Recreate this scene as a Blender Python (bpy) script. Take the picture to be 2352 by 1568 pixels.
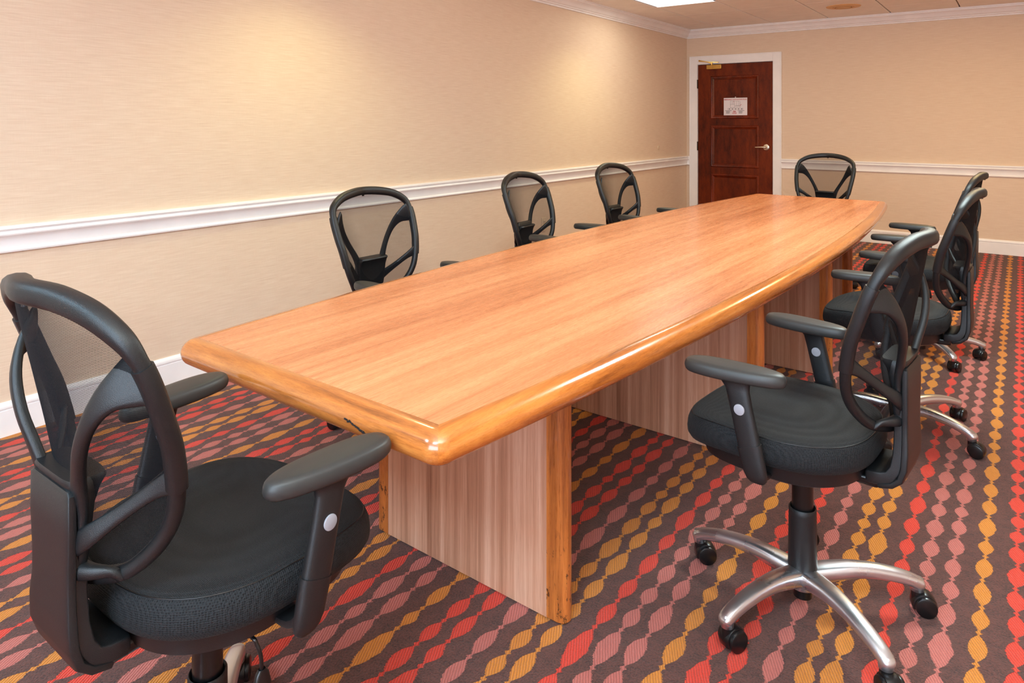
import bpy, bmesh, math, random
from mathutils import Vector, Matrix
from math import sin, cos, pi, radians
random.seed(7)
for o in list(bpy.data.objects):
    bpy.data.objects.remove(o)
sc = bpy.context.scene
COL = sc.collection

# ---------------------------------------------------------------- camera
cam = bpy.data.objects.new('camera', bpy.data.cameras.new('camera'))
COL.objects.link(cam)
cam.location = (3.4281, -8.3902, 1.3159)
cam.rotation_euler = (pi / 2, 0, 0.6356)
cam.data.sensor_width = 36
cam.data.lens = 1587.54 / 2352 * 36
cam.data.shift_y = -(784 - 278.99) / 2352
cam.data.clip_start = 0.02
sc.camera = cam

# ---------------------------------------------------------------- world / exposure
w = bpy.data.worlds.new('world'); sc.world = w; w.use_nodes = True
w.node_tree.nodes['Background'].inputs[0].default_value = (1, .95, .9, 1)
w.node_tree.nodes['Background'].inputs[1].default_value = 0.02
sc.view_settings.view_transform = 'Standard'
sc.view_settings.look = 'None'
sc.view_settings.gamma = 1
sc.view_settings.use_curve_mapping = False
sc.view_settings.exposure = -0.09

CEIL = 2.468
def area(name, loc, size, power, color, rot=(0, 0, 0), sizey=None, spread=180):
    l = bpy.data.lights.new(name, 'AREA'); l.energy = power; l.color = color
    l.shape = 'RECTANGLE'; l.size = size; l.size_y = sizey or size; l.spread = radians(spread)
    o = bpy.data.objects.new(name, l); o.location = loc; o.rotation_euler = rot
    COL.objects.link(o); return o
def spot(name, loc, power, color, angle, blend, rot=(0, 0, 0), r=.03):
    l = bpy.data.lights.new(name, 'SPOT'); l.energy = power; l.color = color
    l.spot_size = radians(angle); l.spot_blend = blend; l.shadow_soft_size = r
    o = bpy.data.objects.new(name, l); o.location = loc; o.rotation_euler = rot
    COL.objects.link(o); return o
GX0, GP, GY0, GQ = .4548, .6171, -.5918, .6495
FLU = (1, .80, .62)
COOL = (1.0, .93, .92)
# ceiling troffers: (column, row, power, colour)
TROF = [(0, 2, 11, (1, 1, .82)), (4, 2, 42, (1, .74, .34)), (4, 6, 74, (.82, 1, .99)), (4, 13, 56, (.46, .78, 1)), (1, 13, 54, (.46, .78, 1))]  # last two are added, unseen, as soft bounce light around the camera
TLAB = ['lit square ceiling panel cut by the photo top edge, left of the round fitting',
        'lit square ceiling light panel above the far right of the table, outside the photo',
        'lit square ceiling light panel above the right chairs, outside the photo',
        'added square ceiling light panel standing in for flash bounce, unseen behind the camera towards the right wall',
        'added square ceiling light panel standing in for flash bounce, unseen behind the camera towards the left wall']
for i, (ci, ri, pw, colr) in enumerate(TROF):
    x = GX0 + GP * (ci + .5); y = GY0 - GQ * (ri + .5)
    area('troffer_light', (x, y, CEIL - .012), .56, pw, colr, sizey=.58)
# warm recessed downlights along the left wall
for y, pw in ((-2.72, 30), (-5.95, 44)):
    spot('downlight_lamp', (.70, y, CEIL - .02), pw, (.97, 1, .52), 128, .75, (0, 0, 0), .05)
# photographer's flash head beside the camera, bounced off the ceiling
spot('bounce_flash', (3.9, -8.7, 1.6), 560, (.84, .98, 1), 120, .8, (radians(180 - 36), 0, radians(25)), .04)
# daylight from the window end of the room behind the camera
area('window_light', (3.6, -10.85, 1.45), 2.6, 158, (.62, .80, 1.0), (radians(90), 0, 0), sizey=1.5)

# ---------------------------------------------------------------- material helpers
def srgb(r, g, b):
    f = lambda c: (c / 255 / 12.92) if c / 255 <= .04045 else ((c / 255 + .055) / 1.055) ** 2.4
    return (f(r), f(g), f(b), 1)
class NT:
    def __init__(s, name):
        s.m = bpy.data.materials.new(name); s.m.use_nodes = True
        s.t = s.m.node_tree; s.b = s.t.nodes['Principled BSDF']; s.out = s.t.nodes['Material Output']
    def n(s, typ, **kw):
        nd = s.t.nodes.new(typ)
        for k, v in kw.items(): setattr(nd, k, v)
        return nd
    def l(s, a, b): s.t.links.new(a, b)
    def math(s, op, a, b=None, c=None, clamp=False):
        nd = s.n('ShaderNodeMath', operation=op, use_clamp=clamp)
        for i, v in enumerate((a, b, c)):
            if v is None: continue
            if isinstance(v, (int, float)): nd.inputs[i].default_value = v
            else: s.l(v, nd.inputs[i])
        return nd.outputs[0]
    def coords(s, scale=(1, 1, 1), kind='Object', rot=(0, 0, 0)):
        tc = s.n('ShaderNodeTexCoord'); mp = s.n('ShaderNodeMapping')
        mp.inputs['Scale'].default_value = scale; mp.inputs['Rotation'].default_value = rot
        s.l(tc.outputs[kind], mp.inputs[0]); return mp.outputs[0]
    def noise(s, vec, scale, detail=4, rough=.5, dist=0):
        nd = s.n('ShaderNodeTexNoise'); s.l(vec, nd.inputs['Vector'])
        nd.inputs['Scale'].default_value = scale; nd.inputs['Detail'].default_value = detail
        nd.inputs['Roughness'].default_value = rough; nd.inputs['Distortion'].default_value = dist
        return nd.outputs[0]
    def ramp(s, fac, stops):
        nd = s.n('ShaderNodeValToRGB'); s.l(fac, nd.inputs[0]); e = nd.color_ramp.elements
        while len(e) < len(stops): e.new(.5)
        for el, (p, c) in zip(e, stops): el.position = p; el.color = c
        return nd.outputs[0]
    def mix(s, fac, a, b, typ='MIX'):
        nd = s.n('ShaderNodeMix', data_type='RGBA', blend_type=typ)
        if isinstance(fac, (int, float)): nd.inputs[0].default_value = fac
        else: s.l(fac, nd.inputs[0])
        for i, v in ((6, a), (7, b)):
            if isinstance(v, tuple): nd.inputs[i].default_value = v
            else: s.l(v, nd.inputs[i])
        return nd.outputs[2]
    def bump(s, h, strength=.2, dist=.01):
        nd = s.n('ShaderNodeBump'); nd.inputs['Strength'].default_value = strength
        nd.inputs['Distance'].default_value = dist; s.l(h, nd.inputs['Height'])
        s.l(nd.outputs[0], s.b.inputs['Normal'])
    def set(s, **kw):
        for k, v in kw.items():
            inp = s.b.inputs[k.replace('_', ' ')]
            if isinstance(v, (int, float, tuple)): inp.default_value = v
            else: s.l(v, inp)

def mat_plain(name, col, rough=.5, metal=0, spec=.5, grain=0, gscale=400):
    m = NT(name); m.set(Base_Color=col, Roughness=rough, Metallic=metal)
    m.b.inputs['Specular IOR Level'].default_value = spec
    v = m.coords()
    nz = m.noise(v, 6, 3)
    m.l(m.ramp(nz, [(.3, tuple(c * .965 for c in col[:3]) + (1,)), (.7, tuple(min(1, c * 1.03) for c in col[:3]) + (1,))]), m.b.inputs['Base Color'])
    if grain: m.bump(m.noise(v, gscale, 2), grain, .002)
    return m.m

def mat_wall(name, axis):
    m = NT(name)
    sc1 = (1, 1, 1)
    v = m.coords((1.6, 1.6, 110)); a = m.noise(v, 5, 6, .75)
    v2 = m.coords((2.5, 2.5, 60)); b = m.noise(v2, 3, 3, .5)
    v3 = m.coords((150, 150, 6)); d = m.noise(v3, 3, 2)
    f = m.math('ADD', m.math('MULTIPLY', a, .6), m.math('MULTIPLY', b, .3)); f = m.math('ADD', f, m.math('MULTIPLY', d, .1))
    c = m.ramp(f, [(.36, srgb(221, 192, 166)), (.5, srgb(230, 204, 179)), (.64, srgb(238, 216, 193))])
    m.set(Base_Color=c, Roughness=.62); m.b.inputs['Specular IOR Level'].default_value = .3
    m.bump(f, .12, .002)
    return m.m

def mat_wood(name, cols, scale, rough=.3, coat=0.0, fine=1.0, dist=.6, scuff=False, contrast=1.0, streak=None):
    """cols: three colours dark/mid/light; scale: object-space scale, small along the grain"""
    m = NT(name)
    v = m.coords(scale)
    big = m.noise(v, .9, 3, .5, dist)
    mid = m.noise(v, 4, 6, .6, .3)
    fn = m.noise(v, 26 * fine, 5, .65, .1)
    f = m.math('ADD', m.math('MULTIPLY', big, .45), m.math('MULTIPLY', mid, .35))
    f = m.math('ADD', f, m.math('MULTIPLY', fn, .2))
    h = .1 * contrast
    c = m.ramp(f, [(.5 - h * 1.3, cols[0]), (.5, cols[1]), (.5 + h, cols[2])])
    pore = m.noise(v, 60 * fine, 2, .5)
    c = m.mix(m.ramp(pore, [(.58, (0, 0, 0, 1)), (.75, (.5, .5, .5, 1))]), c, cols[0])
    if scuff:
        v2 = m.coords((1, 1, 1)); sp = m.n('ShaderNodeSeparateXYZ'); m.l(v2, sp.inputs[0])
        k = m.noise(m.coords((40, 40, 18)), 1.6, 6, .75)
        low = m.math('SUBTRACT', 1, m.math('DIVIDE', sp.outputs[2], .26, clamp=True), clamp=True)
        k = m.math('MULTIPLY', m.math('GREATER_THAN', k, .585), m.math('MINIMUM', m.math('MULTIPLY', low, 2), .85))
        c = m.mix(k, c, srgb(40, 20, 12))
    m.set(Base_Color=c, Roughness=m.ramp(fn, [(.3, (rough * .85,) * 3 + (1,)), (.7, (rough * 1.2,) * 3 + (1,))]))
    m.b.inputs['Coat Weight'].default_value = coat; m.b.inputs['Coat Roughness'].default_value = .08
    m.bump(fn, .06, .002)
    return m.m

# carpet: repeat .608 m of beaded strands running along world Y
def mat_carpet():
    m = NT('carpet')
    tc = m.n('ShaderNodeTexCoord'); sp = m.n('ShaderNodeSeparateXYZ'); m.l(tc.outputs['Object'], sp.inputs[0])
    X, Y = sp.outputs[0], sp.outputs[1]
    jag = m.noise(m.coords((150, 300, 1)), 1, 2)                       # tuft-sized jagged edges
    wob = m.noise(m.coords((1.5, 3, 1)), 1.6, 2)
    Xw = m.math('ADD', X, m.math('MULTIPLY', m.math('SUBTRACT', wob, .5), .014))
    Xw = m.math('ADD', Xw, m.math('MULTIPLY', m.math('SUBTRACT', jag, .5), .009))
    Yw = m.math('ADD', Y, m.math('MULTIPLY', m.math('SUBTRACT', jag, .5), .010))
    xm = m.math('FLOORED_MODULO', m.math('SUBTRACT', Xw, 2.201 - .035), .608)
    R, O, P = srgb(232, 62, 36), srgb(224, 138, 38), srgb(204, 112, 100)
    strands = [(0, R), (.058, R), (.134, P), (.203, O), (.257, O), (.333, R), (.394, P), (.456, P), (.530, O)]
    col = None; allm = None
    rep = m.math('FLOOR', m.math('DIVIDE', m.math('SUBTRACT', Xw, 2.201 - .035), .608))
    for i, (xs, c) in enumerate(strands):
        vo = m.n('ShaderNodeTexVoronoi', voronoi_dimensions='1D', feature='DISTANCE_TO_EDGE')
        vo.inputs['Randomness'].default_value = .72; vo.inputs['Scale'].default_value = 1
        W = m.math('ADD', m.math('MULTIPLY', Yw, 1 / (.118 + .009 * (i % 3))), i * 7.37 + .21)
        W = m.math('ADD', W, m.math('MULTIPLY', rep, 3.7))
        m.l(W, vo.inputs['W'])
        d = vo.outputs['Distance']                                     # 0 at the necks, ~.5 mid bead
        u = m.math('MULTIPLY', m.math('SUBTRACT', d, .055), 3.0, clamp=True)
        lens = m.math('MULTIPLY', m.math('SUBTRACT', 1, m.math('POWER', m.math('SUBTRACT', 1, u), 1.55)), .0205)
        big = m.math('MULTIPLY', m.math('MAXIMUM', m.math('SUBTRACT', d, .42), 0), .035)
        small = m.math('MULTIPLY', m.math('SUBTRACT', 1, m.math('MULTIPLY', d, 13), clamp=True), .0095)
        hw = m.math('ADD', m.math('MAXIMUM', m.math('MAXIMUM', lens, small), .0035), m.math('MAXIMUM', big, 0))
        off = m.math('ABSOLUTE', m.math('SUBTRACT', xm, xs + .035))
        mk = m.math('MULTIPLY', m.math('SUBTRACT', hw, off), 900, clamp=True)
        if col is None: col = m.mix(mk, srgb(98, 53, 42), c); allm = mk
        else: col = m.mix(mk, col, c); allm = m.math('MAXIMUM', allm, mk)
    # loop ribs inside strands, cut pile outside
    rib = m.n('ShaderNodeTexWave'); rib.bands_direction = 'DIAGONAL'; m.l(m.coords((84, 46, 1)), rib.inputs[0])
    rib.inputs['Scale'].default_value = 1; rib.inputs['Distortion'].default_value = 1.5; rib.inputs['Detail'].default_value = 2
    tuft = m.noise(m.coords((1, 1, 1)), 190, 4, .7)
    soft = m.noise(m.coords((1, 1, 1)), 34, 4, .6)
    dark = m.math('ADD', m.math('MULTIPLY', tuft, .7), m.math('MULTIPLY', soft, .3))
    base = m.mix(1, col, m.ramp(dark, [(.40, (.34, .30, .30, 1)), (.49, (.84, .83, .83, 1)), (.60, (1.2, 1.2, 1.2, 1))]), 'MULTIPLY')
    ribd = m.mix(1, col, m.ramp(rib.outputs[1], [(0, (.70, .62, .60, 1)), (.55, (1, 1, 1, 1))]), 'MULTIPLY')
    out = m.mix(allm, base, ribd)
    m.set(Base_Color=out, Roughness=.95); m.b.inputs['Specular IOR Level'].default_value = .12
    m.b.inputs['Sheen Weight'].default_value = .15; m.b.inputs['Sheen Roughness'].default_value = .6
    h = m.math('ADD', m.math('MULTIPLY', m.math('SUBTRACT', 1, allm), 1.0), m.math('MULTIPLY', dark, 1.2))
    h = m.math('ADD', h, m.math('MULTIPLY', m.math('MULTIPLY', rib.outputs[1], allm), .35))
    m.bump(h, .8, .008)
    return m.m

def mat_mesh():
    """open-weave backrest fabric: threads with real gaps between them"""
    m = NT('mesh_fabric')
    sp = m.n('ShaderNodeSeparateXYZ'); m.l(m.coords(), sp.inputs[0])
    def tri(s, k):
        return m.math('ABSOLUTE', m.math('SUBTRACT', m.math('FRACT', m.math('MULTIPLY', s, k)), .5))
    a = m.math('GREATER_THAN', tri(sp.outputs[2], 700), .33)
    b = m.math('GREATER_THAN', tri(m.math('ADD', sp.outputs[0], m.math('MULTIPLY', sp.outputs[2], .15)), 640), .39)
    thread = m.math('MAXIMUM', a, b)
    lw = m.n('ShaderNodeLayerWeight'); lw.inputs[0].default_value = .5
    # threads are round: seen edge-on they close up
    op = m.math('MAXIMUM', thread, m.math('MULTIPLY', m.math('SUBTRACT', lw.outputs[1], .35), 1.7, clamp=True))
    m.set(Base_Color=(.008, .008, .010, 1), Roughness=.85)
    m.b.inputs['Specular IOR Level'].default_value = .12
    tr = m.n('ShaderNodeBsdfTransparent'); mx = m.n('ShaderNodeMixShader')
    m.l(op, mx.inputs[0]); m.l(tr.outputs[0], mx.inputs[1]); m.l(m.b.outputs[0], mx.inputs[2]); m.l(mx.outputs[0], m.out.inputs[0])
    return m.m

def mat_fabric(name, coarse):
    m = NT(name)
    v = m.coords((coarse, coarse, coarse))
    vo = m.n('ShaderNodeTexVoronoi'); m.l(v, vo.inputs['Vector']); vo.inputs['Scale'].default_value = 1; vo.inputs['Randomness'].default_value = .25
    c = m.ramp(vo.outputs[0], [(.12, (.002, .002, .0025, 1)), (.5, (.017, .0175, .019, 1))])
    m.set(Base_Color=c, Roughness=.72); m.b.inputs['Specular IOR Level'].default_value = .18
    m.b.inputs['Sheen Weight'].default_value = .03; m.b.inputs['Sheen Roughness'].default_value = .4
    m.b.inputs['Sheen Tint'].default_value = (.8, .75, .7, 1)
    m.bump(vo.outputs[0], .8, .002)
    return m.m

def mat_metal(name, col, rough):
    m = NT(name); v = m.coords((1, 1, 1))
    nz = m.noise(v, 9, 4)
    m.set(Base_Color=col, Metallic=1.0, Roughness=m.ramp(nz, [(.3, (rough * .75,) * 3 + (1,)), (.7, (rough * 1.3,) * 3 + (1,))]))
    return m.m
def mat_emit(name, col, s):
    m = NT(name); m.set(Base_Color=(.9, .9, .9, 1)); m.b.inputs['Emission Color'].default_value = col
    m.b.inputs['Emission Strength'].default_value = s; return m.m

M = {}
M['wall'] = mat_wall('grasscloth_wallpaper', 0)
M['trim'] = mat_plain('white_trim_paint', srgb(249, 244, 242), .38)
M['ceil'] = mat_plain('ceiling_tile_board', srgb(250, 244, 238), .9, grain=.15, gscale=250)
M['grid'] = mat_plain('ceiling_gap_shade', srgb(150, 104, 72), .6)  # backing coloured brown so the recessed tile gaps look shaded
M['reveal'] = mat_plain('dark_reveal', srgb(40, 28, 20), .7)
M['carpet'] = mat_carpet()
M['top'] = mat_wood('teak_laminate_top', (srgb(178, 100, 58), srgb(216, 136, 88), srgb(232, 156, 106)), (11, .32, 1), .27, coat=.10, contrast=1.25)
M['band'] = mat_wood('oak_edge_lengthwise', (srgb(140, 74, 28), srgb(192, 110, 44), srgb(210, 130, 58)), (16, .7, 16), .2, coat=.6)
M['band_end'] = mat_wood('oak_edge_crosswise', (srgb(128, 72, 34), srgb(186, 108, 48), srgb(206, 128, 60)), (1.4, 16, 16), .2, coat=.6, dist=1.2)
M['panel'] = mat_wood('brown_laminate_panel', (srgb(140, 92, 68), srgb(188, 136, 108), srgb(210, 164, 138)), (16, 6, .25), .42, contrast=1.1)
M['nose'] = mat_wood('oak_panel_nosing', (srgb(124, 64, 28), srgb(186, 106, 48), srgb(204, 126, 62)), (16, 16, .7), .3, coat=.4, scuff=True)
M['door'] = mat_wood('mahogany_door', (srgb(58, 15, 1), srgb(96, 32, 3), srgb(118, 44, 6)), (5, 5, 1.6), .45, coat=.03); M['door'].node_tree.nodes['Principled BSDF'].inputs['Specular IOR Level'].default_value = .2
M['door_mould'] = mat_wood('mahogany_moulding', (srgb(66, 18, 5), srgb(106, 34, 9), srgb(128, 46, 14)), (5, 5, 2), .3, coat=.1)
M['brass'] = mat_metal('brass', srgb(205, 165, 90), .28)
M['nickel'] = mat_metal('satin_nickel', srgb(215, 200, 180), .3)
M['alu'] = mat_metal('polished_aluminium', srgb(214, 214, 218), .30); M['alu'].node_tree.nodes['Principled BSDF'].inputs['Metallic'].default_value = .94
M['plastic'] = mat_plain('black_plastic', srgb(20, 21, 23), .42, grain=.25, gscale=900)
M['pad'] = mat_plain('arm_pad_urethane', srgb(46, 45, 44), .46, grain=.06, gscale=900)
M['gloss'] = mat_plain('black_gloss_plastic', srgb(14, 14, 15), .3)
M['button'] = mat_plain('grey_button_plastic', srgb(150, 148, 155), .4)
M['seat'] = mat_fabric('seat_fabric', 420)
M['seat_side'] = mat_fabric('seat_side_fabric', 290)
M['mesh'] = mat_mesh()
M['diffuser'] = mat_emit('lit_troffer_diffuser', (1, .99, .97, 1), 1.7)
M['lamp'] = mat_emit('downlight_lamp_glow', (1, .8, .45, 1), 2.5)
M['vent'] = mat_plain('beige_vent_paint', srgb(226, 178, 120), .5)
M['paper'] = mat_plain('white_sign_paper', srgb(236, 226, 228), .5)
M['red'] = mat_plain('red_print', srgb(196, 60, 60), .6)
M['ink'] = mat_plain('dark_print', srgb(90, 80, 84), .6)
M['inkl'] = mat_plain('light_print', srgb(170, 158, 160), .6)
M['plate'] = mat_plain('beige_cover_plate', srgb(224, 200, 172), .5)
M['hole'] = mat_plain('dark_hole', srgb(30, 24, 22), .8)
M['white'] = mat_plain('white_print', srgb(235, 235, 235), .5)

# ---------------------------------------------------------------- mesh helpers
def obj(name, bm, mat, parent=None, smooth=False, bevel=0, seg=2, loc=None):
    bmesh.ops.recalc_face_normals(bm, faces=bm.faces)
    me = bpy.data.meshes.new(name); bm.to_mesh(me); bm.free()
    for m_ in (mat if isinstance(mat, (list, tuple)) else [mat]): me.materials.append(m_)
    o = bpy.data.objects.new(name, me); COL.objects.link(o)
    if smooth:
        for p in me.polygons: p.use_smooth = True
        if smooth != 'all': me.set_sharp_from_angle(angle=radians(smooth if smooth is not True else 40))
    if bevel:
        b = o.modifiers.new('bevel', 'BEVEL'); b.width = bevel; b.segments = seg; b.limit_method = 'ANGLE'
        b.harden_normals = False
        for p in me.polygons: p.use_smooth = True
        me.set_sharp_from_angle(angle=radians(50))
    if parent: o.parent = parent
    if loc: o.location = loc
    return o
def box(bm, x0, x1, y0, y1, z0, z1):
    v = [bm.verts.new(p) for p in [(x0, y0, z0), (x1, y0, z0), (x1, y1, z0), (x0, y1, z0), (x0, y0, z1), (x1, y0, z1), (x1, y1, z1), (x0, y1, z1)]]
    for f in [(0, 3, 2, 1), (4, 5, 6, 7), (0, 1, 5, 4), (1, 2, 6, 5), (2, 3, 7, 6), (3, 0, 4, 7)]:
        bm.faces.new([v[i] for i in f])
def boxo(name, dims, mat, parent=None, bevel=0, **k):
    bm = bmesh.new(); box(bm, *dims); return obj(name, bm, mat, parent, bevel=bevel, **k)
def loft(bm, rings, caps=True, closed=True, matfn=None):
    R = [[bm.verts.new(p) for p in r] for r in rings]
    n = len(R[0])
    for i in range(len(R) - 1):
        for j in range(n if closed else n - 1):
            f = bm.faces.new([R[i][j], R[i][(j + 1) % n], R[i + 1][(j + 1) % n], R[i + 1][j]])
            if matfn: f.material_index = matfn(i)
    if caps:
        bm.faces.new(R[0][::-1]); bm.faces.new(R[-1])
    return R
def superell(n, a, b, e):
    out = []
    for i in range(n):
        t = 2 * pi * i / n
        out.append((a * math.copysign(abs(cos(t)) ** (2 / e), cos(t)), b * math.copysign(abs(sin(t)) ** (2 / e), sin(t))))
    return out
def catmull(P, n=6, closed=False):
    P = [Vector(p) for p in P]; out = []
    N = len(P)
    for i in range(N if closed else N - 1):
        a = P[(i - 1) % N] if closed or i > 0 else 2 * P[0] - P[1]
        b = P[i]; c = P[(i + 1) % N]
        d = P[(i + 2) % N] if closed or i + 2 < N else 2 * P[-1] - P[-2]
        for k in range(n):
            t = k / n
            out.append(.5 * ((2 * b) + (c - a) * t + (2 * a - 5 * b + 4 * c - d) * t * t + (3 * b - a - 3 * c + d) * t ** 3))
    if not closed: out.append(P[-1])
    return out
def sweep(bm, path, ws, hs, up=Vector((0, 0, 1)), n=14, e=2.4, closed=False, capround=True, sub=0):
    """sweep a superellipse: ws half width (sideways), hs half height (along up). ws/hs floats or lists"""
    P = [Vector(p) for p in path]; N = len(P)
    if isinstance(ws, (int, float)): ws = [ws] * N
    if isinstance(hs, (int, float)): hs = [hs] * N
    if sub:
        Q = catmull([Vector((*p,)) for p in P], sub, closed)
        W2 = catmull([Vector((a, b, 0)) for a, b in zip(ws, hs)], sub, closed)
        P = Q; ws = [q.x for q in W2]; hs = [q.y for q in W2]; N = len(P)
    rings = []
    for i in range(N):
        if closed: t = P[(i + 1) % N] - P[i - 1]
        else: t = P[min(i + 1, N - 1)] - P[max(i - 1, 0)]
        t.normalize()
        u = up(P[i]) if callable(up) else up
        s = t.cross(u).normalized(); u2 = s.cross(t).normalized()
        rings.append([P[i] + s * a * ws[i] + u2 * b * hs[i] for a, b in superell(n, 1, 1, e)])
    if closed: rings.append(rings[0])
    if closed:
        R = [[bm.verts.new(p) for p in r] for r in rings[:-1]]; R.append(R[0])
        for i in range(N):
            for j in range(n): bm.faces.new([R[i][j], R[i][(j + 1) % n], R[i + 1][(j + 1) % n], R[i + 1][j]])
    else:
        if capround:
            def capr(r, c, t, amt):
                out = []
                for k in (.92, .7, .35):
                    out.append([c + (p - c) * k + t * amt * math.sqrt(1 - k * k) for p in r])
                return out
            t0 = (P[0] - P[1]).normalized(); t1 = (P[-1] - P[-2]).normalized()
            a0 = min(ws[0], hs[0]); a1 = min(ws[-1], hs[-1])
            rings = capr(rings[0], P[0], t0, a0)[::-1] + rings + capr(rings[-1], P[-1], t1, a1)
        loft(bm, rings)
def cyl(bm, c, axis, r, h, n=24, r2=None, bev=0):
    axis = Vector(axis).normalized(); c = Vector(c)
    a = axis.orthogonal().normalized(); b = axis.cross(a)
    r2 = r if r2 is None else r2
    st = [(0, r), (h, r2)] if not bev else [(0, r - bev), (bev * .3, r - bev * .3), (bev, r), (h - bev, r2), (h - bev * .3, r2 - bev * .3), (h, r2 - bev)]
    loft(bm, [[c + axis * z + (a * cos(2 * pi * i / n) + b * sin(2 * pi * i / n)) * rr for i in range(n)] for z, rr in st])
def tag(o, label=None, cat=None, group=None, kind=None):
    if label: o['label'] = label
    if cat: o['category'] = cat
    if group: o['group'] = group
    if kind: o['kind'] = kind
    return o
def empty(name, loc=(0, 0, 0), rz=0):
    o = bpy.data.objects.new(name, None); o.location = loc; o.rotation_euler = (0, 0, rz); o.empty_display_size = .1
    COL.objects.link(o); return o
def struct(name, bm, mat, **k):
    o = obj(name, bm, mat, **k); o['kind'] = 'structure'; return o
def profile_run(name, prof, p0, p1, out, mat, m0=0, m1=0):
    """extrude profile [(outwards, z)] from p0 to p1 along a wall; m0/m1 mitre at the ends"""
    p0 = Vector((*p0, 0)); p1 = Vector((*p1, 0)); d = (p1 - p0).normalized(); out = Vector((*out, 0))
    bm = bmesh.new()
    loft(bm, [[p0 + out * a + d * (a * m0) + Vector((0, 0, z)) for a, z in prof], [p1 + out * a - d * (a * m1) + Vector((0, 0, z)) for a, z in prof]])
    return struct(name, bm, mat, smooth=28)

# ---------------------------------------------------------------- room shell
RX, FY = 5.6, -11.0
bm = bmesh.new(); box(bm, -.1, RX + .1, FY - .1, .2, -.1, 0); floor = struct('floor', bm, M['carpet'])
bm = bmesh.new(); box(bm, -.12, 0, FY - .1, .12, 0, CEIL + .1); struct('wall_left', bm, M['wall'])
DL, DR, DT = .1488, 1.0628, 2.0259
bm = bmesh.new()
box(bm, 0, DL - .02, 0, .12, 0, CEIL + .1); box(bm, DR + .02, RX, 0, .12, 0, CEIL + .1); box(bm, DL - .02, DR + .02, 0, .12, DT + .02, CEIL + .1)
struct('wall_back', bm, M['wall'])
bm = bmesh.new(); box(bm, RX, RX + .12, FY - .1, .12, 0, CEIL + .1); struct('wall_right', bm, M['wall'])
bm = bmesh.new(); box(bm, 0, RX, FY - .12, FY, 0, CEIL + .1); struct('wall_front', bm, M['wall'])
# crown, chair rail and baseboard profiles (distance from wall, height)
def arc(cx, cz, r, a0, a1, n=5):
    return [(cx + r * cos(radians(a0 + (a1 - a0) * i / n)), cz + r * sin(radians(a0 + (a1 - a0) * i / n))) for i in range(n + 1)]
crown = [(0, 2.363), (.010, 2.363), (.014, 2.367), (.014, 2.376), (.020, 2.379), (.026, 2.384), (.026, 2.390), (.034, 2.394), (.040, 2.402), (.047, 2.416), (.058, 2.430), (.070, 2.440), (.080, 2.446), (.080, 2.455), (.088, 2.458), (.088, CEIL + .004), (0, CEIL + .004)]
rail = [(0, .7655), (.010, .7655), (.018, .769), (.020, .776), (.016, .783), (.013, .786), (.013, .800), (.015, .815), (.020, .829), (.028, .838), (.032, .841), (.034, .847), (.030, .853), (.025, .855), (.025, .858), (.030, .862), (.034, .868), (.033, .876), (.026, .8803), (0, .8803)]
base = [(0, 0), (.014, 0), (.014, .108), (.011, .110), (.011, .114), (.016, .117), (.017, .125), (.013, .136), (.006, .1425), (0, .1425)]
CO = .0435; CR = 1.1656; CT = 2.1326
profile_run('trim_1', crown, (0, FY), (0, 0), (1, 0), M['trim'], 0, 1)
profile_run('trim_2', crown, (0, 0), (RX, 0), (0, -1), M['trim'], 1, 1)
profile_run('trim_3', rail, (0, FY), (0, 0), (1, 0), M['trim'], 0, 1)
profile_run('trim_4', rail, (0, 0), (CO, 0), (0, -1), M['trim'], 1, 0)
profile_run('trim_5', rail, (CR, 0), (RX, 0), (0, -1), M['trim'], 0, 1)
profile_run('trim_6', rail, (RX, 0), (RX, FY), (-1, 0), M['trim'], 1, 0)
profile_run('trim_7', crown, (RX, 0), (RX, FY), (-1, 0), M['trim'], 1, 0)
profile_run('baseboard_left', base, (0, FY), (0, 0), (1, 0), M['trim'], 0, 1)
profile_run('baseboard_back', base, (CR, 0), (RX, 0), (0, -1), M['trim'], 0, 1)
profile_run('baseboard_right', base, (RX, 0), (RX, FY), (-1, 0), M['trim'], 1, 0)

# ceiling: backing slab + grid of lay-in tiles
VC = Vector((1.99, -.852)); VR = .16
bm = bmesh.new(); box(bm, -.1, RX + .1, FY - .1, .1, CEIL + .022, CEIL + .1)
ceiling = struct('ceiling', bm, M['grid'])
TX, TY = GP, GQ
tm = {}
def tile(x0, x1, y0, y1):
    key = (round(x1 - x0, 4), round(y1 - y0, 4))
    g = .006; gy = .0018
    if key not in tm:
        bm = bmesh.new(); b = .005; wx, wy = x1 - x0 - 2 * g, y1 - y0 - 2 * gy
        lo = [(b, .0015, 0), (wx - b, .0015, 0), (wx - b, wy - .0015, 0), (b, wy - .0015, 0)]
        mi = [(0, 0, .005), (wx, 0, .005), (wx, wy, .005), (0, wy, .005)]
        hi = [(0, 0, .02), (wx, 0, .02), (wx, wy, .02), (0, wy, .02)]
        loft(bm, [[Vector(p) for p in r] for r in (lo, mi, hi)])
        o = obj('ceiling_tile', bm, M['ceil'], ceiling); tm[key] = o
    else:
        o = tm[key].copy(); COL.objects.link(o)
    o.location = (x0 + g, y0 + gy, CEIL); return o
xs = [0.0] + [GX0 + i * GP for i in range(9)]; xs = [x for x in xs if x < RX] + [RX]
ys = [0.0] + [GY0 - j * GQ for j in range(18)]; ys = [y for y in ys if y > FY] + [FY]
DLs = [(.70, -2.72, 'round warm recessed downlight above the far left chairs, outside the photo'), (.70, -5.95, 'round warm recessed downlight above the nearest left chair, outside the photo')]
for i in range(len(xs) - 1):
    for j in range(len(ys) - 1):
        if any(ci + 1 == i and ri + 1 == j for ci, ri, _, _ in TROF): continue
        tile(xs[i], xs[i + 1], ys[j + 1], ys[j])

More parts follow.
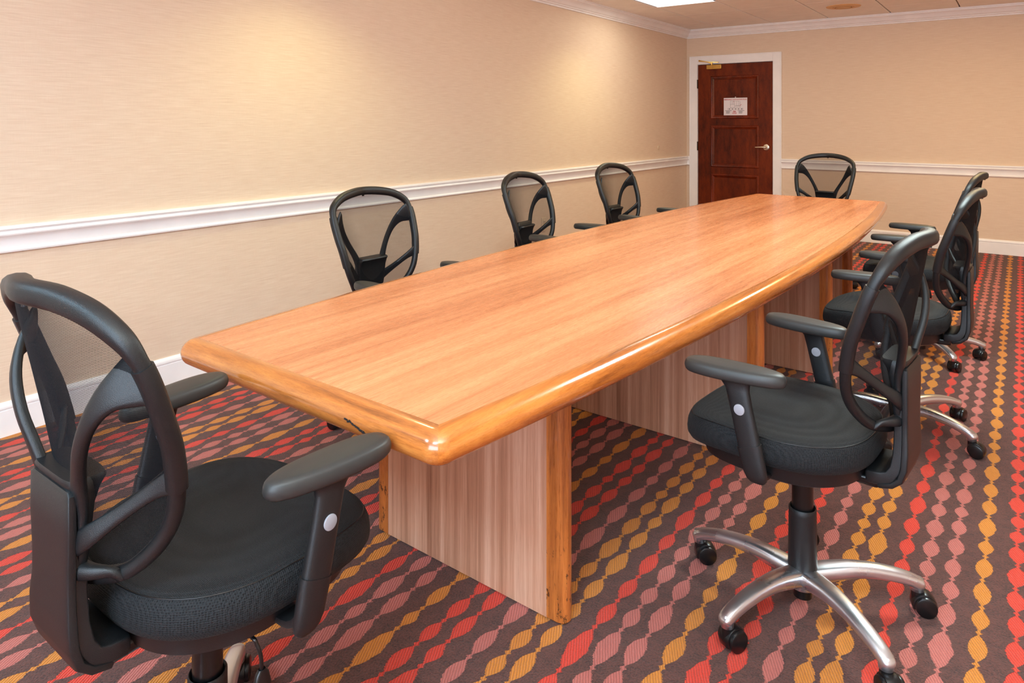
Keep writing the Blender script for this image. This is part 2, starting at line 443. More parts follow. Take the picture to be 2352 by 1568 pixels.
# troffers
def troffer(ci, ri, label):
    x0 = GX0 + GP * ci; y0 = GY0 - GQ * (ri + 1)
    r = empty('ceiling_light', (x0, y0, CEIL)); tag(r, label, 'ceiling light', 'fluorescent ceiling lights')
    bm = bmesh.new(); g = .006; t = .016
    box(bm, g, GP - g, g, t, -.002, .02); obj('frame_rail', bm, M['trim'], r)
    bm = bmesh.new(); box(bm, g, GP - g, GQ - t, GQ - g, -.002, .02); obj('frame_rail', bm, M['trim'], r)
    for a_, b_ in ((g, .016), (GP - .016, GP - g)): boxo('side_reveal', (a_, b_, t, GQ - t, .004, .02), M['reveal'], r)
    boxo('diffuser', (.018, GP - .018, t + .001, GQ - t - .001, .001, .012), M['diffuser'], r)
for (ci, ri, pw, cc), lb in zip(TROF, TLAB): troffer(ci, ri, lb)
for i, (x, y, lb) in enumerate(DLs):
    r = empty('downlight', (x, y, CEIL)); tag(r, lb, 'downlight', 'downlights along the left wall')
    bm = bmesh.new(); n = 32
    prof = [(.075, 0), (.075, -.006), (.06, -.008), (.055, -.004), (.055, 0)]
    rings = [[(a * cos(2 * pi * k / n), a * sin(2 * pi * k / n), z) for a, z in prof] for k in range(n + 1)]
    loft(bm, rings, caps=False); bmesh.ops.remove_doubles(bm, verts=bm.verts, dist=1e-6); obj('trim_ring', bm, M['trim'], r, smooth=40)
    bm = bmesh.new(); cyl(bm, (0, 0, -.003), (0, 0, 1), .055, .002); obj('lamp', bm, M['lamp'], r)

# round ceiling diffuser
r = empty('ceiling_vent', (VC.x, VC.y, CEIL)); tag(r, 'round beige perforated fitting set in the white ceiling tiles', 'ceiling vent')
def ring(bm, prof, n=48):
    rings = [[(a * cos(2 * pi * k / n), a * sin(2 * pi * k / n), z) for a, z in prof] for k in range(n + 1)]
    loft(bm, rings, caps=False, closed=True); bmesh.ops.remove_doubles(bm, verts=bm.verts, dist=1e-6)
bm = bmesh.new(); ring(bm, [(.16, .001), (.155, -.006), (.10, -.010), (.092, -.004), (.092, .001)]); obj('flange', bm, M['vent'], r, smooth=40)
bm = bmesh.new(); ring(bm, [(.091, .001), (.088, -.010), (.066, -.013), (.064, .001)]); g = obj('perforated_ring', bm, M['vent'], r, smooth=40)
bm = bmesh.new()
for k in range(34):
    a = 2 * pi * k / 34; cyl(bm, (.077 * cos(a), .077 * sin(a), -.0125), (0, 0, -1), .0035, .0008, 8)
h = obj('perforation', bm, M['hole'], g); h['kind'] = 'stuff'
bm = bmesh.new(); cyl(bm, (0, 0, .001), (0, 0, -1), .063, .012, 40, bev=.003); obj('centre_disc', bm, M['vent'], r, smooth=40)

# ---------------------------------------------------------------- door
door = empty('door_1', (0, 0, 0)); door['kind'] = 'structure'
# casing: three mitred boards with a raised back band
def casing(name, pts):
    bm = bmesh.new(); box(bm, *pts); return obj(name, bm, M['trim'], door, bevel=.002)
casing('casing', (CO, DL - .004, -.018, 0, 0, CT)); casing('casing', (DR + .004, CR, -.018, 0, 0, CT)); casing('casing', (DL - .004, DR + .004, -.018, 0, DT + .004, CT))
for d in ((CO - .001, CO + .010, -.023, 0, 0, CT + .001), (CR - .010, CR + .001, -.023, 0, 0, CT + .001), (CO + .010, CR - .010, -.023, 0, CT - .010, CT + .001)):
    casing('back_band', d)
bm = bmesh.new(); box(bm, DL - .02, DL - .002, 0, .11, 0, DT + .02); box(bm, DR + .002, DR + .02, 0, .11, 0, DT + .02); box(bm, DL - .002, DR + .002, 0, .11, DT + .002, DT + .02)
obj('jamb', bm, M['trim'], door)
PX0, PX1 = .313, .904
panels = [(1.35, 1.877), (.754, 1.269), (.16, .672)]
# leaf with recessed panel fields
bm = bmesh.new()
cols_ = [DL + .002, PX0 + .02, PX1 - .02, DR - .002]
rows = [.008] + [z for p in panels[::-1] for z in (p[0] + .02, p[1] - .02)] + [DT - .003]
for i in range(3):
    for j in range(len(rows) - 1):
        fld = i == 1 and j % 2 == 1
        box(bm, cols_[i], cols_[i + 1], (.012 if fld else -.004), .036, rows[j], rows[j + 1])
bmesh.ops.remove_doubles(bm, verts=bm.verts, dist=1e-5)
leaf = obj('door_leaf', bm, M['door'], door)
for z0, z1 in panels:
    bm = bmesh.new()
    prof = [(0, -.004), (.004, -.010), (.012, -.014), (.020, -.011), (.024, -.006), (.034, -.001), (.042, .006), (.046, .0125)]
    rings = []
    for d_, y in prof: rings.append([(PX0 + d_, y, z0 + d_), (PX1 - d_, y, z0 + d_), (PX1 - d_, y, z1 - d_), (PX0 + d_, y, z1 - d_)])
    loft(bm, rings, caps=False)
    obj('panel_moulding', bm, M['door_mould'], leaf, smooth=30)
for zz in (1.786, 1.009, .22):
    bm = bmesh.new(); cyl(bm, (DL - .004, -.012, zz - .055), (0, 0, 1), .0075, .11, 12)
    box(bm, DL - .011, DL + .002, -.014, -.002, zz - .055, zz + .055); obj('hinge', bm, M['reveal'], door, smooth=30)
    
bm = bmesh.new(); cyl(bm, (.99, -.004, 1.01), (0, -1, 0), .036, .012, 32, bev=.004); hd = obj('door_handle', bm, M['nickel'], door, smooth=40)
bm = bmesh.new(); cyl(bm, (.99, -.012, 1.01), (0, -1, 0), .013, .035, 20)
sweep(bm, [(.992, -.048, 1.01), (.975, -.05, 1.011), (.93, -.052, 1.011), (.875, -.05, 1.009)], [.008, .009, .008, .007], [.011, .011, .009, .008], sub=4); obj('lever', bm, M['nickel'], hd, smooth='all')
bm = bmesh.new(); box(bm, .27, .458, -.04, -.004, 1.963, 2.018); cl = obj('door_closer', bm, M['brass'], door, bevel=.004)
bm = bmesh.new(); sweep(bm, [(.35, -.05, 2.028), (.30, -.055, 2.05), (.19, -.075, 2.075)], .011, .006, n=8, e=6); sweep(bm, [(.19, -.08, 2.066), (.30, -.06, 2.052), (.42, -.03, 2.045)], .008, .005, n=8, e=6)
cyl(bm, (.34, -.045, 2.015), (0, 0, 1), .012, .03, 14); obj('closer_arm', bm, M['brass'], cl, smooth=40)
boxo('latch_plate', (DR - .004, DR + .0025, -.006, .002, .95, 1.03), M['reveal'], door)

# evacuation plan
SX0, SX1, SZ0, SZ1 = .474, .761, 1.389, 1.605
sign = empty('evacuation_sign', (SX0, .012, SZ0)); tag(sign, 'white emergency evacuation plan sheet fixed to the upper panel of the dark door', 'sign')
boxo('sheet', (0, SX1 - SX0, -.006, -.001, 0, SZ1 - SZ0), M['paper'], sign, bevel=.001)
def text(s, size, x, z, mat, parent, align='CENTER', y=-.0068, rot=(pi / 2, 0, 0), name='lettering', sx=1):
    c = bpy.data.curves.new(name, 'FONT'); c.body = s; c.size = size; c.align_x = align; c.align_y = 'CENTER'; c.extrude = .0003; c.offset = .0004 if size > .01 else 0
    t = bpy.data.objects.new(name, c); COL.objects.link(t)
    me = bpy.data.meshes.new_from_object(t); bpy.data.objects.remove(t)
    o = bpy.data.objects.new(name, me); COL.objects.link(o); me.materials.append(mat)
    o.location = (x, y, z); o.rotation_euler = rot; o.scale = (sx, 1, 1); o.parent = parent; return o
W_, H_ = SX1 - SX0, SZ1 - SZ0
text('EMERGENCY EVACUATION PLAN', .0185, W_ / 2, H_ * .90, M['red'], sign)
def strip(bm, x0, x1, z0, z1): box(bm, x0 * W_, x1 * W_, -.0068, -.006, z0 * H_, z1 * H_)
bm = bmesh.new(); t = .006
for (x0, x1, z) in ((.28, .46, .83), (.46, .68, .80), (.28, .46, .62), (.46, .68, .55), (.50, .66, .54), (.27, .45, .45), (.45, .72, .47)): strip(bm, x0, x1, z, z + .008)
for (x, z0, z1) in ((.28, .45, .83), (.36, .62, .82), (.42, .62, .84), (.46, .45, .83), (.55, .58, .80), (.64, .55, .82), (.70, .50, .80)): strip(bm, x, x + .006, z0, z1)
obj('floor_plan', bm, M['ink'], sign)
bm = bmesh.new(); strip(bm, .425, .44, .76, .81); obj('red_mark', bm, M['red'], sign)
bm = bmesh.new()
for k in range(8): strip(bm, .68 + k * .009, .695 + k * .009, .53 + k * .012, .55 + k * .012)
obj('red_arrow', bm, M['red'], sign)
bm = bmesh.new()
for k in range(3): strip(bm, .41 + k * .04, .435 + k * .04, .20, .27)
strip(bm, .41, .515, .195, .21); obj('red_symbol', bm, M['red'], sign)
bm = bmesh.new()
strip(bm, .18, .82, .325, .332); strip(bm, .18, .82, .41, .417); strip(bm, .18, .186, .33, .41); strip(bm, .815, .821, .33, .41)
for k in range(5): strip(bm, .23 + k * .13, .265 + k * .13, .345, .395)
obj('legend', bm, M['ink'], sign)
for s0 in (.06, .60):
    bm = bmesh.new()
    strip(bm, s0, s0 + .28, .265, .285)
    for k in range(6): strip(bm, s0 + .04, s0 + .22 - .02 * (k % 3), .235 - k * .024, .245 - k * .024)
    obj('small_print', bm, M['ink'], sign)
bm = bmesh.new()
for k in range(4): strip(bm, .36 + .01 * (k % 2), .56 - .01 * (k % 2), .16 - k * .022, .17 - k * .022)
obj('red_small_print', bm, M['red'], sign)
bm = bmesh.new(); cyl(bm, (W_ / 2, -.001, H_ + .008), (0, -1, 0), .006, .004, 12); obj('hanging_stud', bm, M['paper'], sign)

# wall plates
bm = bmesh.new(); cyl(bm, (0, 0, 0), (1, 0, 0), .024, .006, 32, bev=.002)
tag(obj('cover_plate', bm, M['plate'], smooth=40, loc=(0, -.856, 1.01)), 'small round cover plate on the left wall just above the chair rail near the door', 'wall plate')
ou = empty('wall_outlet', (0, -3.27, .40)); tag(ou, 'ivory electrical outlet low on the left wall behind the middle chair', 'outlet')
boxo('cover', (0, .006, -.036, .036, -.06, .06), M['plate'], ou, bevel=.002)
for z in (-.025, .025):
    s = boxo('socket', (.006, .009, -.017, .017, z - .014, z + .014), M['plate'], ou, bevel=.004)
    boxo('socket_slot', (.009, .0095, -.009, -.006, z - .006, z + .006), M['hole'], s); boxo('socket_slot', (.009, .0095, .006, .009, z - .006, z + .006), M['hole'], s)

# ---------------------------------------------------------------- conference table
TC = (2.1365, -5.1); TZ = .74; TT = .068; NO = .047
LH = 2.31
tbl = empty('conference_table', (*TC, 0), -math.atan(.0147)); tag(tbl, 'long boat-shaped wooden conference table with rounded oak edge on panel legs', 'table')
hwid = lambda y: .434 + .132 * (1 - (y / LH) ** 2)
for s in (-1, 1):
    bm = bmesh.new(); N = 24
    yy = [s * (.0009 + (LH - .0009) * i / N) for i in range(N + 1)]
    rg = [[(-hwid(y), y, TZ - .03), (hwid(y), y, TZ - .03), (hwid(y), y, TZ), (-hwid(y), y, TZ)] for y in yy]
    loft(bm, rg); obj('table_top', bm, M['top'], tbl)
    boxo('top_core', (-.42, .42, *sorted((s * .001, s * (LH - .02))), TZ - TT + .004, TZ - .031), M['panel'], tbl)
# bullnose profile: offset outwards, height
nprof = [(-.012, TZ - .004), (0, TZ + .0003), (.012, TZ - .0004)] + [(.013 + .034 * sin(radians(a)), TZ - .034 + .0335 * cos(radians(a))) for a in range(15, 166, 15)] + [(.012, TZ - TT), (-.02, TZ - TT), (-.02, TZ - .035)]
def band(name, pts, nrm, mat):
    bm = bmesh.new()
    loft(bm, [[(p[0] + n_[0] * o_, p[1] + n_[1] * o_, z) for o_, z in nprof] for p, n_ in zip(pts, nrm)])
    obj(name, bm, mat, tbl, smooth=50)
def sidenorm(y, s):
    dx = -.132 * 2 * y / LH ** 2
    v = Vector((s, -s * s * dx * 1.0)); v = Vector((1, -dx)).normalized(); return (s * v.x, v.y)
for s in (-1, 1):
    for h in (-1, 1):
        ys_ = [h * LH * i / 20 for i in range(21)]
        ys_[0] = h * .0006
        pts = [(s * hwid(y), y) for y in ys_]; nr = [sidenorm(y, s) for y in ys_]
        # fan half of the corner
        n0 = Vector(nr[-1]); a0 = math.atan2(n0.y, n0.x); a1 = math.atan2(h, 0)
        d = (a1 - a0 + pi) % (2 * pi) - pi
        for k in range(1, 6):
            a = a0 + d * .5 * k / 5; pts.append(pts[20]); nr.append((cos(a), sin(a)))
        band('edge_band', pts, nr, M['band'])
for h in (-1, 1):
    pts = []; nr = []
    for s in (-1, 1):
        n0 = Vector(sidenorm(h * LH, s)); a0 = math.atan2(n0.y, n0.x); a1 = math.atan2(h, 0); d = (a1 - a0 + pi) % (2 * pi) - pi
        ks = range(5, 10) if s == -1 else range(9, 4, -1)
        if s == 1: pts.append((s * (hwid(LH) ), h * LH)); nr.append((0, h))
        for k in ks:
            a = a0 + d * k / 10; pts.append((s * hwid(LH), h * LH)); nr.append((cos(a), sin(a)))
        if s == -1: pts.append((s * hwid(LH), h * LH)); nr.append((0, h))
    band('end_band', pts, nr, M['band_end'])
# panel legs
for y, hx in ((-1.735, .363), (-.55, .497), (.57, .497), (1.74, .363)):
    bm = bmesh.new(); box(bm, -hx + .058, hx - .058, -.024, .024, .004, TZ - TT)
    leg = obj('panel_leg', bm, M['panel'], tbl, loc=(0, y, 0))
    for s in (-1, 1):
        bm = bmesh.new(); cx = s * (hx - .027)
        ring_ = [(s * (hx - .058), -.025)] + [(s * (hx - .026 + .026 * cos(a)), .025 * sin(a)) for a in [radians(-90 + 15 * k) for k in range(13)]] + [(s * (hx - .058), .025)]
        loft(bm, [[(x, yv, z) for x, yv in ring_] for z in (.006, .2, .45, TZ - TT)])
        obj('leg_nosing', bm, M['nose'], leg, smooth=40)
# small bruise on the end edge band
bm = bmesh.new(); rng = random.Random(3)
for k in range(26):
    x = .215 + k * .0028; zz = TZ - .028 - k * .0007 + rng.uniform(-.002, .002); hh = rng.uniform(.0008, .0022)
    box(bm, x, x + .0046, -LH - NO - .0006, -LH - NO + .004, zz - hh, zz + hh)
obj('edge_bruise', bm, M['hole'], tbl)

# ---------------------------------------------------------------- task chair (local: +Y forward, +X right)
FR0 = [(0, -.300, 1.047), (.083, -.284, 1.043), (.165, -.268, 1.028), (.225, -.252, 1.000), (.252, -.240, .970), (.262, -.221, .921), (.258, -.198, .855), (.248, -.178, .794), (.230, -.164, .715), (.203, -.163, .656), (.165, -.178, .606), (.108, -.201, .567), (0, -.223, .547)]
FR = [(x * .908, y, z) for x, y, z in FR0]
def frame_curve(off):
    P = FR + [(-x, y, z) for x, y, z in FR[-2:0:-1]]
    C = catmull(P, 5, True); c0 = Vector((0, 0, .80)); out = []
    n = len(C)
    for i in range(n):
        t = (C[(i + 1) % n] - C[i - 1]).normalized()
        inn = Vector((0, 1, 0)).cross(t); 
        if inn.dot(Vector((0, C[i].y, .8)) - C[i]) < 0: inn = -inn
        inn.y = 0; inn.normalize(); out.append(C[i] + inn * off)
    return out
SR = .034
def build_chair():
    root = empty('task_chair')
    # --- star base, built pointing +X
    R0 = .308
    bm = bmesh.new(); cyl(bm, (0, 0, .058), (0, 0, 1), .040, .058, 32, .037, bev=.006)
    for k in range(5):
        a = 2 * pi * k / 5; ca, sa = cos(a), sin(a)
        pth = [(.02, .088), (.06, .097), (.12, .106), (.18, .106), (.24, .098), (.285, .086), (.303, .076)]
        sweep(bm, [(r_ * ca, r_ * sa, z) for r_, z in pth], [.029, .027, .024, .0215, .020, .019, .018], [.024, .022, .019, .017, .0155, .015, .015], n=16, e=3, sub=3)
        cyl(bm, (.298 * ca, .298 * sa, .060), (0, 0, 1), .0165, .03, 20)
    obj('star_base', bm, M['alu'], root, smooth='all')
    # --- column
    bm = bmesh.new(); n = 32
    prof = [(.0375, .10), (.037, .13), (.0355, .255), (.0355, .268), (.033, .271), (.030, .268), (.029, .24)]
    rg = [[(r_ * cos(2 * pi * k / n), r_ * sin(2 * pi * k / n), z) for k in range(n)] for r_, z in prof]
    loft(bm, rg); col = obj('gas_column', bm, M['plastic'], root, smooth=40)
    bm = bmesh.new(); cyl(bm, (0, 0, .24), (0, 0, 1), .0275, .165, 28); obj('piston', bm, M['gloss'], col, smooth=40)
    bm = bmesh.new(); cyl(bm, (0, 0, .03), (0, 0, 1), .024, .03, 24); obj('column_foot', bm, M['gloss'], col, smooth=40)
    # --- mechanism under the seat
    bm = bmesh.new()
    box(bm, -.07, .07, -.10, .12, .388, .412); box(bm, -.05, .05, -.20, -.08, .405, .432)
    obj('tilt_mechanism', bm, M['gloss'], root, bevel=.008)
    # --- seat pan
    def outline(sx, sy, cy, e=3.0, n=56):
        out = []
        for i in range(n):
            t = 2 * pi * i / n; c, s = cos(t), sin(t)
            x = sx * math.copysign(abs(c) ** (2 / e), c); y = sy * math.copysign(abs(s) ** (2 / e), s)
            x *= 1 - .17 * max(0, -y / sy) ** 2.2
            out.append((x, cy + y))
        return out
    def zshift(y): # front waterfall, gentle rear rise
        t = max(0, (y - .10) / .17); u = max(0, (-.12 - y) / .12)
        return -.026 * t * t + .006 * u * u
    bm = bmesh.new(); rg = []
    for sc_, z in ((.70, .372), (.80, .375), (.88, .386), (.915, .412), (.93, .434)):
        rg.append([(x, y, z + zshift(y) * .6) for x, y in outline(.228 * sc_, .226 * sc_, .038)])
    loft(bm, rg); obj('seat_pan', bm, M['plastic'], root, smooth=40, loc=(0, 0, SR))
    # --- cushion
    bm = bmesh.new(); rg = []
    prof = [(.90, .427), (.965, .431), (.995, .445), (1.0, .460), (.992, .478), (.972, .490), (.955, .4945), (.945, .4965), (.90, .500), (.80, .5015), (.62, .499), (.40, .496), (.2, .4945), (.05, .494)]
    for sc_, z in prof:
        ring_ = []
        for x, y in outline(.242 * sc_, .240 * sc_, .045):
            ring_.append((x, y, z + zshift(y)))
        rg.append(ring_)
    loft(bm, rg, matfn=lambda i: 0 if i >= 6 else 1)
    st = obj('seat', bm, [M['seat'], M['seat_side']], root, smooth='all', loc=(0, 0, SR))
    bm = bmesh.new(); sweep(bm, [(x, y, .4953 + zshift(y)) for x, y in outline(.242 * .952, .240 * .952, .045)], .0011, .0011, n=6, closed=True)
    obj('seam_piping', bm, M['gloss'], st, smooth='all')
    # --- backrest frame, flattened tube; side sleeves a bit fatter
    C = frame_curve(.013); n = len(C)
    bm = bmesh.new()
    ws, hs = [], []
    for p in C:
        top = max(0, min(1, (p.z - .95) / .08))
        side = .715 < p.z < .952
        ws.append(.0125 + .0065 * top); hs.append(.0125 + .0075 * top)
    sweep(bm, C, ws, hs, up=Vector((0, 1, 0)), n=14, e=2.6, closed=True)
    fr = obj('backrest_frame', bm, M['plastic'], root, smooth='all')
    for s in (-1, 1):
        seg = [p for p in C if p.x * s > 0 and .728 < p.z < .948]; seg.sort(key=lambda p: p.z)
        bm = bmesh.new(); sweep(bm, seg, .0152, .0152, up=Vector((0, 1, 0)), n=14, e=3, capround=False); obj('frame_sleeve', bm, M['plastic'], fr, smooth=50)
    bm = bmesh.new(); c0 = C[0]; cyl(bm, (0, c0.y, c0.z), (0, 0, -1), .0055, .024, 12)
    obj('frame_boss', bm, M['plastic'], fr, smooth=40)
    # --- mesh panel
    bm = bmesh.new(); half = [(abs(p.x), p.y, p.z) for p in C if p.x >= -1e-6]; half.sort(key=lambda q: -q[2])
    NZ, NX = 34, 20; zt, zb = half[0][2] - .002, half[-1][2] + .002; ctop, cbot = half[0][1], half[-1][1]
    def at(z):
        for a, b in zip(half, half[1:]):
            if a[2] >= z >= b[2]:
                t = (a[2] - z) / max(1e-9, a[2] - b[2]); return a[0] + (b[0] - a[0]) * t, a[1] + (b[1] - a[1]) * t
        return half[-1][0], half[-1][1]
    V = []
    for i in range(NZ + 1):
        t = .5 - .5 * cos(pi * i / NZ)
        z = zt + (zb - zt) * t; xx, ys0 = at(z)
        yc = ctop + (cbot - ctop) * t
        yc = min(ys0, yc) if t < .97 else yc
        V.append([bm.verts.new((xx * (2 * j / NX - 1), yc + (ys0 - yc) * (2 * j / NX - 1) ** 2 + .004, z)) for j in range(NX + 1)])
    for i in range(NZ):
        for j in range(NX): bm.faces.new([V[i][j], V[i][j + 1], V[i + 1][j + 1], V[i + 1][j]])
    obj('mesh_panel', bm, M['mesh'], root, smooth='all')
    # --- Y-shaped fork behind the mesh
    bm = bmesh.new()
    fup = lambda p: Vector((p.x * 1.3, -1, 0)).normalized()
    for s in (-1, 1):
        sweep(bm, [(s * .056, -.247, .660), (s * .064, -.248, .70), (s * .082, -.257, .750), (s * .112, -.267, .805), (s * .142, -.266, .855), (s * .170, -.252, .893), (s * .196, -.228, .915), (s * .208, -.216, .922)],
              [.020, .019, .0135, .012, .0145, .024, .040, .046], [.009, .009, .009, .009, .009, .008, .007, .006], up=fup, n=14, e=3, sub=4)
        sweep(bm, [(s * .045, -.252, .632), (s * .085, -.246, .655), (s * .125, -.216, .690), (s * .168, -.186, .727), (s * .203, -.168, .748)],
              [.022, .017, .0125, .014, .024], [.008, .008, .008, .007, .006], up=fup, n=14, e=3, sub=4)
        sweep(bm, [(s * .045, -.248, .592), (s * .080, -.236, .594), (s * .100, -.218, .592), (s * .106, -.205, .580)], [.016, .011, .008, .008], [.016, .010, .007, .007], up=fup, n=12, e=3, sub=3)
    # centre body with the ledge on top
    rg = []
    for z, hx, yb, yf in ((.578, .052, -.252, -.240), (.584, .060, -.2535, -.236), (.62, .070, -.255, -.232), (.66, .074, -.256, -.230), (.70, .077, -.257, -.226), (.722, .077, -.262, -.216), (.734, .077, -.268, -.206), (.740, .073, -.266, -.208)):
        rg.append([(a * hx, (yb + yf) / 2 + b * (yf - yb) / 2, z) for a, b in superell(28, 1, 1, 5)])
    loft(bm, rg)
    obj('back_fork', bm, M['plastic'], root, smooth=50)
    # --- upright (J-shaped) and its outer cover
    def jsweep(path, hx, ht, e):
        bm = bmesh.new()
        sweep(bm, [(0, y, z) for y, z in path], hx, ht, up=lambda p: Vector((0, -1, .0001)) if p.z > .49 else (Vector((0, -1, -1)).normalized() if p.z > .452 and p.y < -.225 else Vector((0, -.0001, -1))), n=28, e=e, sub=0, capround=True)
        return bm
    bm = bmesh.new(); rg = []
    # explicit rings: (centre y, z, direction of thickness, half width, half thickness)
    def ring_at(y, z, ang, hx, ht, e=10):
        ny, nz = cos(ang), sin(ang); return [(a * hx, y + b * ht * ny, z + b * ht * nz) for a, b in superell(56, 1, 1, e)]
    for y, z, ang, hx, ht in ((-.2475, .728, 0, .066, .008), (-.2475, .722, 0, .070, .012), (-.2475, .62, 0, .066, .012), (-.2475, .56, 0, .066, .012), (-.2465, .51, .05, .070, .013), (-.241, .476, .5, .075, .014), (-.229, .455, 1.0, .077, .016), (-.210, .446, 1.45, .078, .017), (-.182, .4435, pi / 2, .078, .017), (-.176, .4435, pi / 2, .074, .013)):
        rg.append(ring_at(y, z, ang, hx, ht))
    loft(bm, rg); up = obj('back_upright', bm, M['plastic'], root, smooth=50)
    bm = bmesh.new(); rg = []
    for y, z, ang, hx, ht in ((-.262, .725, 0, .066, .004), (-.262, .720, 0, .074, .0075), (-.262, .66, 0, .075, .008), (-.261, .60, 0, .070, .008), (-.261, .56, 0, .070, .008), (-.262, .52, .0, .076, .009), (-.2605, .482, .22, .079, .009), (-.252, .454, .70, .080, .0085), (-.234, .437, 1.15, .080, .008), (-.207, .4290, 1.5, .079, .0075), (-.202, .4290, 1.5, .075, .005)):
        rg.append(ring_at(y, z, ang, hx, ht, 7))
    loft(bm, rg); obj('upright_cover', bm, M['plastic'], up, smooth=50)
    # --- arms
    for s in (-1, 1):
        tl = Vector((0, .23, 1)).normalized(); side = Vector((1, 0, 0))
        def pt(z): return Vector((s * .283, .010 + (z - .437) * .235, z))
        bm = bmesh.new()
        rg = []
        for z, wy, tx in ((.440, .010, .004), (.4425, .018, .009), (.449, .0245, .0115), (.462, .0285, .0138), (.49, .0296, .0145), (.525, .0294, .0145)):
            c = pt(z); rg.append([(c.x + b * tx, c.y + a * wy, z + (-a * .010 if z > .52 else 0)) for a, b in superell(24, 1, 1, 2.8)])
        loft(bm, rg)
        sweep(bm, [(s * .279, .022, .470), (s * .24, .025, .437), (s * .17, .03, .425), (s * .04, .03, .418)], [.022, .022, .022, .03], [.008, .008, .007, .007], n=12, e=4, sub=3)
        arm = obj('armrest', bm, M['plastic'], root, smooth=50)
        bm = bmesh.new(); rg = []
        for z, wy, tx in ((.50, .0286, .0138), (.56, .0284, .0136), (.62, .0285, .0128), (.655, .0295, .0125), (.672, .038, .0135), (.682, .052, .020)):
            c = pt(z); rg.append([(c.x - s * (.006 if z > .65 else 0) * (z - .65) / .032 + b * tx, c.y + a * wy + (.004 if z > .66 else 0), z) for a, b in superell(24, 1, 1, 2.8)])
        loft(bm, rg); obj('arm_post', bm, M['plastic'], arm, smooth=50)
        # pad: rounded long D, toed slightly
        bm = bmesh.new(); rg = []
        def pado(k):
            out = []
            for i in range(40):
                t = 2 * pi * i / 40; c, q = cos(t), sin(t)
                y = .127 * k[1] * math.copysign(abs(q) ** (2 / 2.4), q); x = .043 * k[0] * math.copysign(abs(c) ** (2 / 2.4), c)
                x *= 1 + .10 * (y / .127)
                if x * s < 0: x *= .95
                out.append((x, y))
            return out
        for kx, ky, z in ((.70, .88, .674), (.90, .95, .675), (.98, .985, .680), (1.0, 1.0, .687), (.985, .995, .694), (.93, .975, .7005), (.84, .94, .7045), (.6, .8, .7065), (.3, .4, .7075), (.05, .07, .7075)):
            ring_ = []
            for x, y in pado((kx, ky)):
                ang = -s * .10; xr = x * cos(ang) - y * sin(ang); yr = x * sin(ang) + y * cos(ang)
                ring_.append((s * .262 + xr, .079 + yr, z - .10 * (max(0, abs(y) - .06) ** 2) / .0144 * .06))
            rg.append(ring_)
        loft(bm, rg); obj('arm_pad', bm, M['pad'], arm, smooth='all')
        for d in (1, -1):
            bm = bmesh.new(); c = pt(.611)
            cyl(bm, (c.x + d * .011, c.y, c.z), (d, 0, 0), .0135, .0045, 28, bev=.0012); obj('height_button', bm, M['button'], arm, smooth=40)
    # --- lever
    bm = bmesh.new(); sweep(bm, [(.06, -.02, .408), (.17, -.02, .404), (.185, -.018, .396), (.192, -.014, .375), (.192, -.012, .345)], .0035, .0035, up=Vector((0, 1, .01)), n=10, e=2, sub=4)
    lv = obj('tilt_lever', bm, M['gloss'], root, smooth='all')
    bm = bmesh.new(); rg = []
    for z, a_, b_ in ((.352, .006, .005), (.345, .012, .0065), (.32, .018, .008), (.295, .021, .008), (.288, .019, .006)):
        rg.append([(.192 + b * b_, -.012 + a * a_, z) for a, b in superell(16, 1, 1, 3)])
    loft(bm, rg); obj('lever_paddle', bm, M['gloss'], lv, smooth=50)
    text('LOCK  FREE', .0065, .2003, .304, M['white'], lv, y=-.012, rot=(-pi / 2, 0, -pi / 2))
    lv.rotation_euler = (0, 0, 0)
    return root

def build_caster():
    """origin on the floor under the stem; wheels trail towards -X"""
    bm = bmesh.new()
    rg = []
    n = 18
    for k in range(n + 1):   # hood: half disc swept sideways
        pass
    ys_ = [(-.019, .7), (-.017, .93), (-.012, 1), (.012, 1), (.017, .93), (.019, .7)]
    for y, q in ys_:
        ring_ = []
        for k in range(20):
            a = radians(-25 + 230 * k / 19); ring_.append((-.016 + .0305 * q * cos(a), y, .028 + .031 * q * sin(a)))
        rg.append(ring_)
    loft(bm, rg)
    cyl(bm, (0, 0, .030), (0, 0, 1), .0145, .032, 20)
    hood = obj('caster', bm, M['gloss'], None, smooth=40)
    for s in (-1, 1):
        bm = bmesh.new(); cyl(bm, (-.018, s * .0125, .0272), (0, s, 0), .027, .0145, 32, bev=.005); obj('wheel', bm, M['gloss'], hood, smooth=40)
    return hood

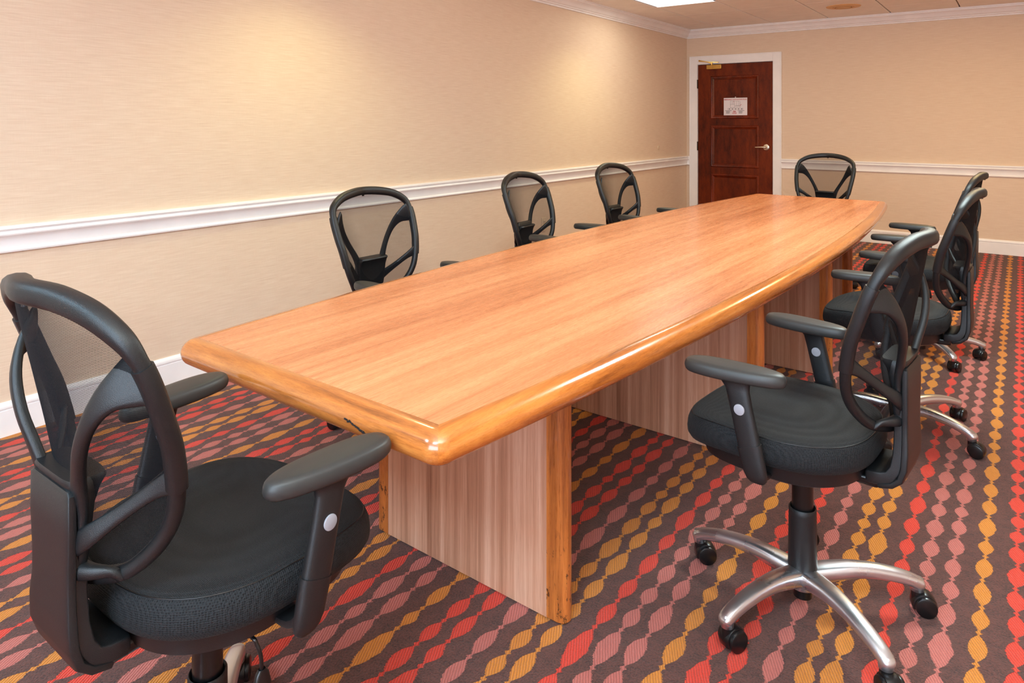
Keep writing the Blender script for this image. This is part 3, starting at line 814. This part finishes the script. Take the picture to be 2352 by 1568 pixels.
proto = build_chair(); cast = build_caster()
used = {'proto': False, 'cast': False}
STATIC = ('star_base', 'gas_column')
def kids(o): return [c for c in bpy.data.objects if c.parent is o]
def copy_tree(o, parent=None, smap=None):
    c = o.copy(); COL.objects.link(c); c.parent = parent
    for ch in smap[o.name]: copy_tree(bpy.data.objects[ch], c, smap)
    return c
smap = {}
for o in bpy.data.objects: smap[o.name] = [c.name for c in kids(o)] if (o.parent or o in (proto, cast)) else []
jobs = [
 (2.9482, -6.4088, 174.93, 0.0, 32, 'near right black mesh task chair, base fully visible, at the right side of the table', [200, 215, 215, 240, 130]),
 (2.179, -7.6745, 90.26, .0190, 66, 'large black mesh task chair in the left foreground at the near end of the table', [200, 320, 80, 150, 10]),
 (1.300, -6.254, -1.1, -.035, 220, 'black mesh task chair nearest the camera of the three between table and left wall', [20, 60, 120, 300, 10]),
 (1.304, -5.048, 2.4, -.034, 200, 'middle one of the three black task chairs between table and left wall, outlet behind it', [20, 60, 120, 300, 10]),
 (1.350, -4.046, -4.9, -.03, 210, 'black mesh task chair farthest from the camera of the three along the left wall', [20, 60, 120, 300, 10]),
 (2.094, -2.49, -96.4, 0.0, 20, 'black mesh task chair at the far end of the table facing the camera', [20, 60, 120, 300, 10]),
 (2.997, -5.003, 178.7, -.007, 336, 'middle black task chair on the right side of the table', [170, 250, 120, 300, 200]),
 (2.965, -3.85, 178.4, -.011, 305, 'farthest black task chair on the right side of the table, partly hidden behind two chairs', [250, 60, 120, 300, 200]),
]
for idx, (x, y, deg, dz, brot, lab, sw) in enumerate(jobs):
    da = dz
    if idx in (3, 4): da = -.003
    r = proto if idx == 0 else copy_tree(proto, None, smap)
    if idx == 0:
        first_jobs = None
    r['label'] = lab; r['category'] = 'chair'; r['group'] = 'task chairs around the conference table'
    r.location = (x, y, 0); r.rotation_euler = (0, 0, radians(deg - 90))
    loc_rot = radians(brot - (deg - 90))
    jobs[idx] = (r, dz, da, loc_rot, sw, deg)
BACK = ('backrest_frame', 'mesh_panel', 'back_fork')
for idx, (r, dz, da, lr, sw, deg) in enumerate(jobs):
    for c in kids(r):
        nm = c.name.split('.')[0]
        if nm == 'star_base': c.rotation_euler = (0, 0, lr)
        elif nm not in STATIC: c.location.z += dz if nm in BACK else da
    for k in range(5):
        cs = cast if not used['cast'] else copy_tree(cast, None, smap); used['cast'] = True
        a = lr + 2 * pi * k / 5
        cs.parent = r; cs.location = (.298 * cos(a), .298 * sin(a), 0); cs.rotation_euler = (0, 0, radians(sw[k]) - radians(deg - 90))
